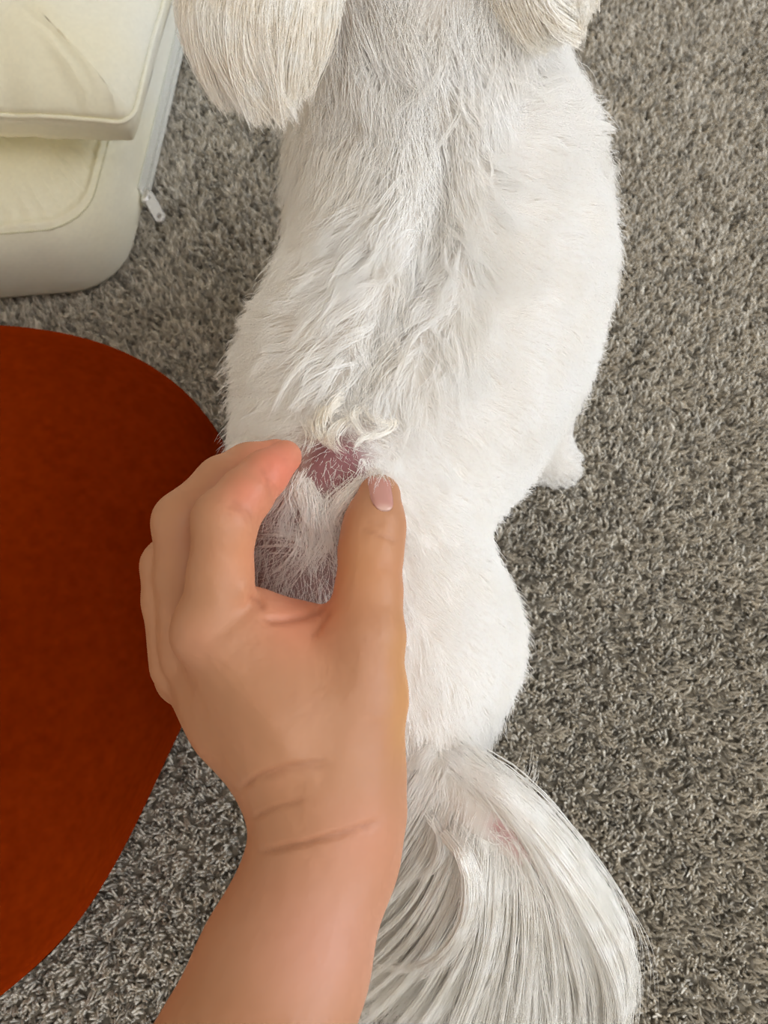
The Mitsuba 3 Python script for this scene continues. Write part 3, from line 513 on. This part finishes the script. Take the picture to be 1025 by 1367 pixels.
# ---- ears: a thin flap each (seen as hair), clothed with long straight hair
def ear(key, rows, seed, n, inner):
    'rows: guides from root to tip as lists of (px,py,depth)'
    G = [np.array([P(*q) for q in row]) for row in rows]; from scipy.interpolate import CubicSpline
    G = np.array([CubicSpline(np.linspace(0, 1, len(g)), g)(np.linspace(0, 1, 9)) for g in G])
    sf = CubicSpline(np.linspace(0, 1, len(G)), G)
    # flap: the sheet through the guides, up to 85 % of their length, 3 mm thick
    u, fl = np.linspace(.03, .97, 16), []; v = sf(u)[:, :8]; nrm = unit(np.cross(np.gradient(v, axis=1), np.gradient(v, axis=0))); nrm *= np.sign((nrm * (CAM - v)).sum(-1, keepdims=True))
    a, b = v - nrm * .004, v - nrm * .007; mm = v.shape[0] * v.shape[1]; nn = v.shape[1]
    i, j = np.meshgrid(np.arange(v.shape[0] - 1), np.arange(nn - 1), indexing='ij'); k = (i * nn + j).ravel(); q = np.stack([k, k + 1, k + nn + 1, k + nn], 1)
    bd = np.concatenate([np.arange(nn), np.arange(1, v.shape[0]) * nn + nn - 1, (v.shape[0] - 1) * nn + np.arange(nn - 2, -1, -1), np.arange(v.shape[0] - 2, 0, -1) * nn]); bn = np.roll(bd, -1)
    q = np.vstack([q, q[:, ::-1] + mm, np.stack([bd, bn, bn + mm, bd + mm], 1)])
    shape(key, (np.vstack([a.reshape(-1, 3), b.reshape(-1, 3)]), q), 'ear_skin', True)
    r = np.random.default_rng(seed); uu = r.beta(1.05, 1.05, n); g = sf(uu); nr = unit(np.cross(np.gradient(g, axis=1), (sf(np.minimum(uu + .02, 1)) - sf(np.maximum(uu - .02, 0))))); nr *= np.sign((nr * (CAM - g)).sum(-1, keepdims=True))
    L0, L1 = r.uniform(0, .45, n), r.uniform(.82, 1.03, n); m = r.random(n) < .25; L1[m] = r.uniform(.5, .9, m.sum())
    s = np.linspace(0, 1, 8)[None] * (L1 - L0)[:, None] + L0[:, None]
    def at(A, s): x = np.clip(s, 0, .9999) * 8; i = x.astype(int); f = (x - i)[..., None]; w = np.take_along_axis; e = np.maximum(s - 1, 0)[..., None]; return w(A, i[..., None], 1) * (1 - f) + w(A, i[..., None] + 1, 1) * f + e * 8 * (A[:, -1:] - A[:, -2:-1])
    S = at(g, s) + at(nr, np.minimum(s, 1)) * (r.uniform(-.003, .0045, n)[:, None, None] + .004 * np.sin(np.pi * np.linspace(0, 1, 8))[None, :, None] * r.random(n)[:, None, None])
    ci = r.choice(n, n // 34, replace=False); _, ix = cKDTree(np.column_stack([uu[ci] * 3, L0[ci]])).query(np.column_stack([uu * 3, L0])); w = .6 * np.linspace(0, 1, 8) ** 1.6
    S = S + (S[ci[ix]] - S) * w[None, :, None] * .8 + np.cumsum(r.normal(0, .00018, (n, 8, 3)), 1)
    tv = unit(S[:, -1] - S[:, 0]); bv = np.cross(nr[:, 4], tv); pw_ = 9 * meshkit.noise(np.column_stack([uu * 7, L0 * 2, uu * 0]), seed); ss = np.linspace(0, 1, 8)
    S = S + bv[:, None] * (.0028 * ss[None] ** .8 * np.sin(pw_[:, None] + 5.5 * ss[None]))[..., None] + nr[:, 4][:, None] * (.002 * ss[None] * np.cos(pw_[:, None] * 1.7 + 4 * ss[None]))[..., None]
    hair_entry(key + '__hair', S, .00018 * r.uniform(.7, 1.2, n)[:, None] * (1 - .7 * np.linspace(0, 1, 8)[None] ** 2), 'fur_cream'); lab(key + '__hair', kind='stuff', label=inner)
bsdf('ear_skin', two({'type': 'diffuse', 'reflectance': rgb((.86, .79, .68))}))
ear('dog__ear', [[(340, -150, .300), (275, -70, .302), (254, 0, .312), (274, 80, .325), (308, 140, .335)], [(365, -150, .292), (312, -60, .29), (288, 20, .300), (305, 100, .316), (330, 160, .33)],
    [(400, -150, .287), (362, -60, .284), (338, 20, .294), (346, 100, .312), (372, 170, .33)], [(430, -150, .286), (405, -60, .284), (385, 20, .295), (382, 90, .312), (396, 150, .33)], [(460, -150, .290), (450, -60, .29), (440, 10, .302), (422, 70, .316), (408, 120, .33)]], 41, 5200, 'long straight cream ear hair')
ear('dog__ear_001', [[(640, -150, .298), (655, -80, .300), (665, -20, .312), (690, 30, .325), (716, 66, .335)], [(660, -150, .290), (690, -70, .292), (710, -15, .302), (735, 30, .315), (758, 62, .328)],
    [(680, -150, .288), (720, -80, .290), (745, -30, .300), (760, 10, .314), (774, 42, .328)], [(700, -150, .292), (745, -90, .294), (760, -50, .305), (774, -15, .318), (780, 10, .33)]], 42, 3600, 'long straight white ear hair')

# ---- tail plume: locks that leave the tail bone and fall down and to the left
plume, r = [], np.random.default_rng(77)
def zpath(pts, dz=0.0): return [Pz(x, y, z + dz) for x, y, z in pts]
TG = [  # guides: (px, py, z) root to tip, from the right edge of the plume round to the left
    [(610, 1012, .217), (690, 1058, .222), (757, 1132, .207), (806, 1210, .172), (838, 1290, .132), (822, 1372, .095)], [(625, 1025, .218), (695, 1078, .220), (757, 1158, .202), (798, 1240, .164), (820, 1320, .122), (800, 1400, .085)],
    [(645, 1052, .213), (705, 1108, .212), (752, 1185, .192), (785, 1270, .154), (796, 1350, .112), (775, 1420, .08)], [(668, 1085, .207), (718, 1148, .199), (748, 1228, .172), (764, 1310, .132), (760, 1400, .09)],
    [(682, 1110, .201), (712, 1180, .187), (728, 1260, .155), (728, 1340, .117), (718, 1430, .08)], [(692, 1122, .197), (700, 1190, .182), (698, 1270, .150), (690, 1350, .112), (678, 1440, .075)],
    [(672, 1102, .201), (668, 1180, .187), (655, 1270, .152), (632, 1350, .112), (612, 1440, .08)], [(656, 1086, .205), (652, 1170, .190), (636, 1260, .152), (602, 1345, .112), (555, 1450, .08)],
    [(640, 1070, .207), (632, 1150, .192), (606, 1235, .156), (556, 1315, .118), (478, 1385, .085)], [(620, 1050, .209), (606, 1125, .192), (574, 1200, .158), (524, 1262, .12), (448, 1312, .09)],
    [(600, 1030, .211), (574, 1097, .193), (536, 1155, .158), (488, 1196, .122), (428, 1222, .09)], [(585, 1012, .214), (540, 1068, .196), (505, 1125, .162), (465, 1170, .127), (430, 1195, .1)], [(570, 998, .219), (536, 1035, .205), (512, 1072, .178), (482, 1108, .145), (455, 1130, .125)]]
def guide(f):
    i = min(int(f), len(TG) - 2); u = f - i; a, b = (np.array(TG[k])[np.linspace(0, len(TG[k]) - 1, 5).round().astype(int)] for k in (i, i + 1)); return a * (1 - u) + b * u
for i in range(60): f = (i + .5) / 60 * 11.99; plume.append(lock(zpath(guide(f), -.009), 95, .0034, .00016, 500 + i, k=10, fan=1.3))            # the body of the plume
for i in range(250):                                # locks, each with its own wave, length and height
    f = r.uniform(0, 12) if i < 190 else r.uniform(0, 4.5); g = guide(f); m = len(g); s = np.linspace(0, 1, m); ph, am = r.uniform(0, 6.28), r.normal(0, 9)
    g[:, 0] += am * s * np.sin(ph + s * 5) + np.cumsum(np.append(0, r.normal(0, 4, m - 1))); g[:, :2] = g[0, :2] + (g[:, :2] - g[0, :2]) * r.uniform(.85, 1.12); h = r.uniform(-.003, .010) * (1 if f > 1 else .4)
    plume.append(lock([Pz(x, y, z + h * math.sin(min(1, 1.6 * q) * math.pi / 2)) for (x, y, z), q in zip(g, s)], int(r.integers(22, 60)), r.uniform(.0006, .0014), .00015, 700 + i, k=11, fan=r.uniform(.5, 1.0)))
for i in range(80): g = guide(r.uniform(0, 12)); g[1:, :2] += np.cumsum(r.normal(0, 10, (len(g) - 1, 2)), 0); plume.append(lock(zpath(g, r.uniform(.002, .010)), 3, .002, .0001, 950 + i, k=10))       # stray hairs
for c, n, sp in (([(596, 1116, .206), (620, 1148, .212), (626, 1198, .2), (608, 1250, .176), (566, 1288, .15), (500, 1288, .128)], 150, .0011), ([(604, 1112, .204), (632, 1160, .208), (632, 1215, .19), (600, 1275, .165), (545, 1310, .14)], 70, .0014), ([(575, 1090, .2), (590, 1120, .2), (575, 1160, .19), (545, 1170, .18)], 40, .0014)):
    plume.append(lock(zpath(c), n, sp, .00014, 400 + n, k=13, fan=.8))
for i in range(900):                                # short fluff on the upper side of the tail
    u = r.random(); x, y = 596 + 150 * u + r.normal(0, 9), 1008 + 120 * u ** 1.2 + r.normal(0, 9) - 4; z = .214 - .012 * u
    plume.append(lock(zpath([(x, y, z), (x + 16, y + 10 + 12 * u, z + .006), (x + 34 + 8 * u, y + 30 + 22 * u, z + .003)]), 3, .0011, .00012, 2000 + i, k=11))
for i in range(14): plume.append(lock(zpath([(690 + r.normal(0, 8), 1075, .20), (705 + r.normal(0, 6), 1045, .205), (712 + r.normal(0, 8), 1005 + r.normal(0, 12), .2)]), 1, .002, .0001, 980 + i, k=10))
def even(q, k=12):
    x = np.linspace(0, q[0].shape[1] - 1, k); i = np.minimum(x.astype(int), q[0].shape[1] - 2); f = (x - i)
    return q[0][:, i] * (1 - f)[None, :, None] + q[0][:, i + 1] * f[None, :, None], q[1][:, i] * (1 - f) + q[1][:, i + 1] * f
plume = [even(q) for q in plume]
S, R = free(*join(plume)); tx, ty, _ = proj(S.reshape(-1, 3)); part = near_line(tx, ty, [(660, 1100), (690, 1124), (722, 1158)], 4.2, False).reshape(S.shape[:2]).max(1); ok = part < .55
S, R = S[ok], R[ok]; hair_entry('dog__tail_hair', S, R, 'fur_tail'); lab('dog__tail_hair', label='long flowing white tail plume', kind='stuff')

# ------------------------------------------------------------------ carpet pile: twisted yarn tufts
def pile(seed, outer=False):
    r = np.random.default_rng(seed); sp = .0062 if outer else .0031; wide = 1.9 if outer else 1.0
    gx, gy = np.meshgrid(*(np.arange(a, b, sp) for a, b in (((-1.0, 1.1), (-.45, 1.35)) if outer else ((-.46, .52), (-.2, .78))))); c = np.stack([gx.ravel(), gy.ravel()], 1); c += r.uniform(-.5, .5, c.shape) * sp
    import shapely
    c = c[~shapely.contains_xy(shapely.Polygon(q1 - n1 * .03), c[:, 0], c[:, 1])]; d = c - PO; t = np.arctan2(d[:, 1], d[:, 0]); c = c[np.hypot(*d.T) > .8 * pouf_r(t)]
    if outer: c = c[(c[:, 0] < -.46) | (c[:, 0] > .52) | (c[:, 1] < -.2) | (c[:, 1] > .78)]
    n = len(c); hgt = r.uniform(.006, .0088, n); lean = r.normal(0, .0022, (n, 2)) + .0016 * (np.stack([meshkit.noise(np.column_stack([c * 90, c[:, :1] * 0]), 1), meshkit.noise(np.column_stack([c * 60, c[:, :1] * 0]), 2)], 1) - .5) * 2
    tone = np.where(r.random(n)[:, None] < .16, np.array([.46, .43, .38]), np.array([.79, .745, .665])) * r.uniform(.85, 1.12, (n, 1)); V, F, C = [], [], []
    ns, rings = (1 if outer else 2), 3; base = 0
    for s in range(ns):
        a0 = r.uniform(0, 6.28, n) if s == 0 else a0 + 3.14; pts = []
        for k in range(rings):
            u = k / (rings - 1); off = (.0006 + .0009 * u); an = a0 + 1.6 * u
            pts.append(np.column_stack([c + lean * u + off * np.stack([np.cos(an), np.sin(an)], 1), hgt * (u - .35 * (u > .9) * 0) * r.uniform(.92, 1.06, n)]))
        pts = np.stack(pts, 1); tg = unit(np.gradient(pts, axis=1)); A = unit(np.cross(tg, np.array([1.0, .2, 0]))); B = np.cross(tg, A); rad = np.array([.0009, .00118, .0006]) * wide
        vv = []
        for q in range(3): e = q * np.pi / 1.5; vv.append(pts + rad[None, :, None] * (np.cos(e) * A + np.sin(e) * B))
        vv = np.stack(vv, 2).reshape(n, -1, 3); m = rings * 3; f = []
        for k in range(rings - 1):
            for q in range(3): i0, i1 = k * 3 + q, k * 3 + (q + 1) % 3; f += [[i0, i1, i1 + 3], [i0, i1 + 3, i0 + 3]]
        V.append(vv.reshape(-1, 3)); F.append((np.array(f)[None] + (np.arange(n) * m)[:, None, None]).reshape(-1, 3) + base); base += n * m
        C.append(np.repeat(tone * r.uniform(.9, 1.1, (n, 1)), m, 0))
    return np.vstack(V), np.vstack(F), np.vstack(C)
v, f, c = pile(5); v2, f2, c2 = pile(6, True); f = np.vstack([f, f2 + len(v)]); v, c = np.vstack([v, v2]), np.vstack([c, c2]); shape('floor__pile', trimesh.Trimesh(v, f, process=False), 'carpet_yarn', True, color=c); lab('floor__pile', label='grey beige twisted carpet pile', kind='stuff')
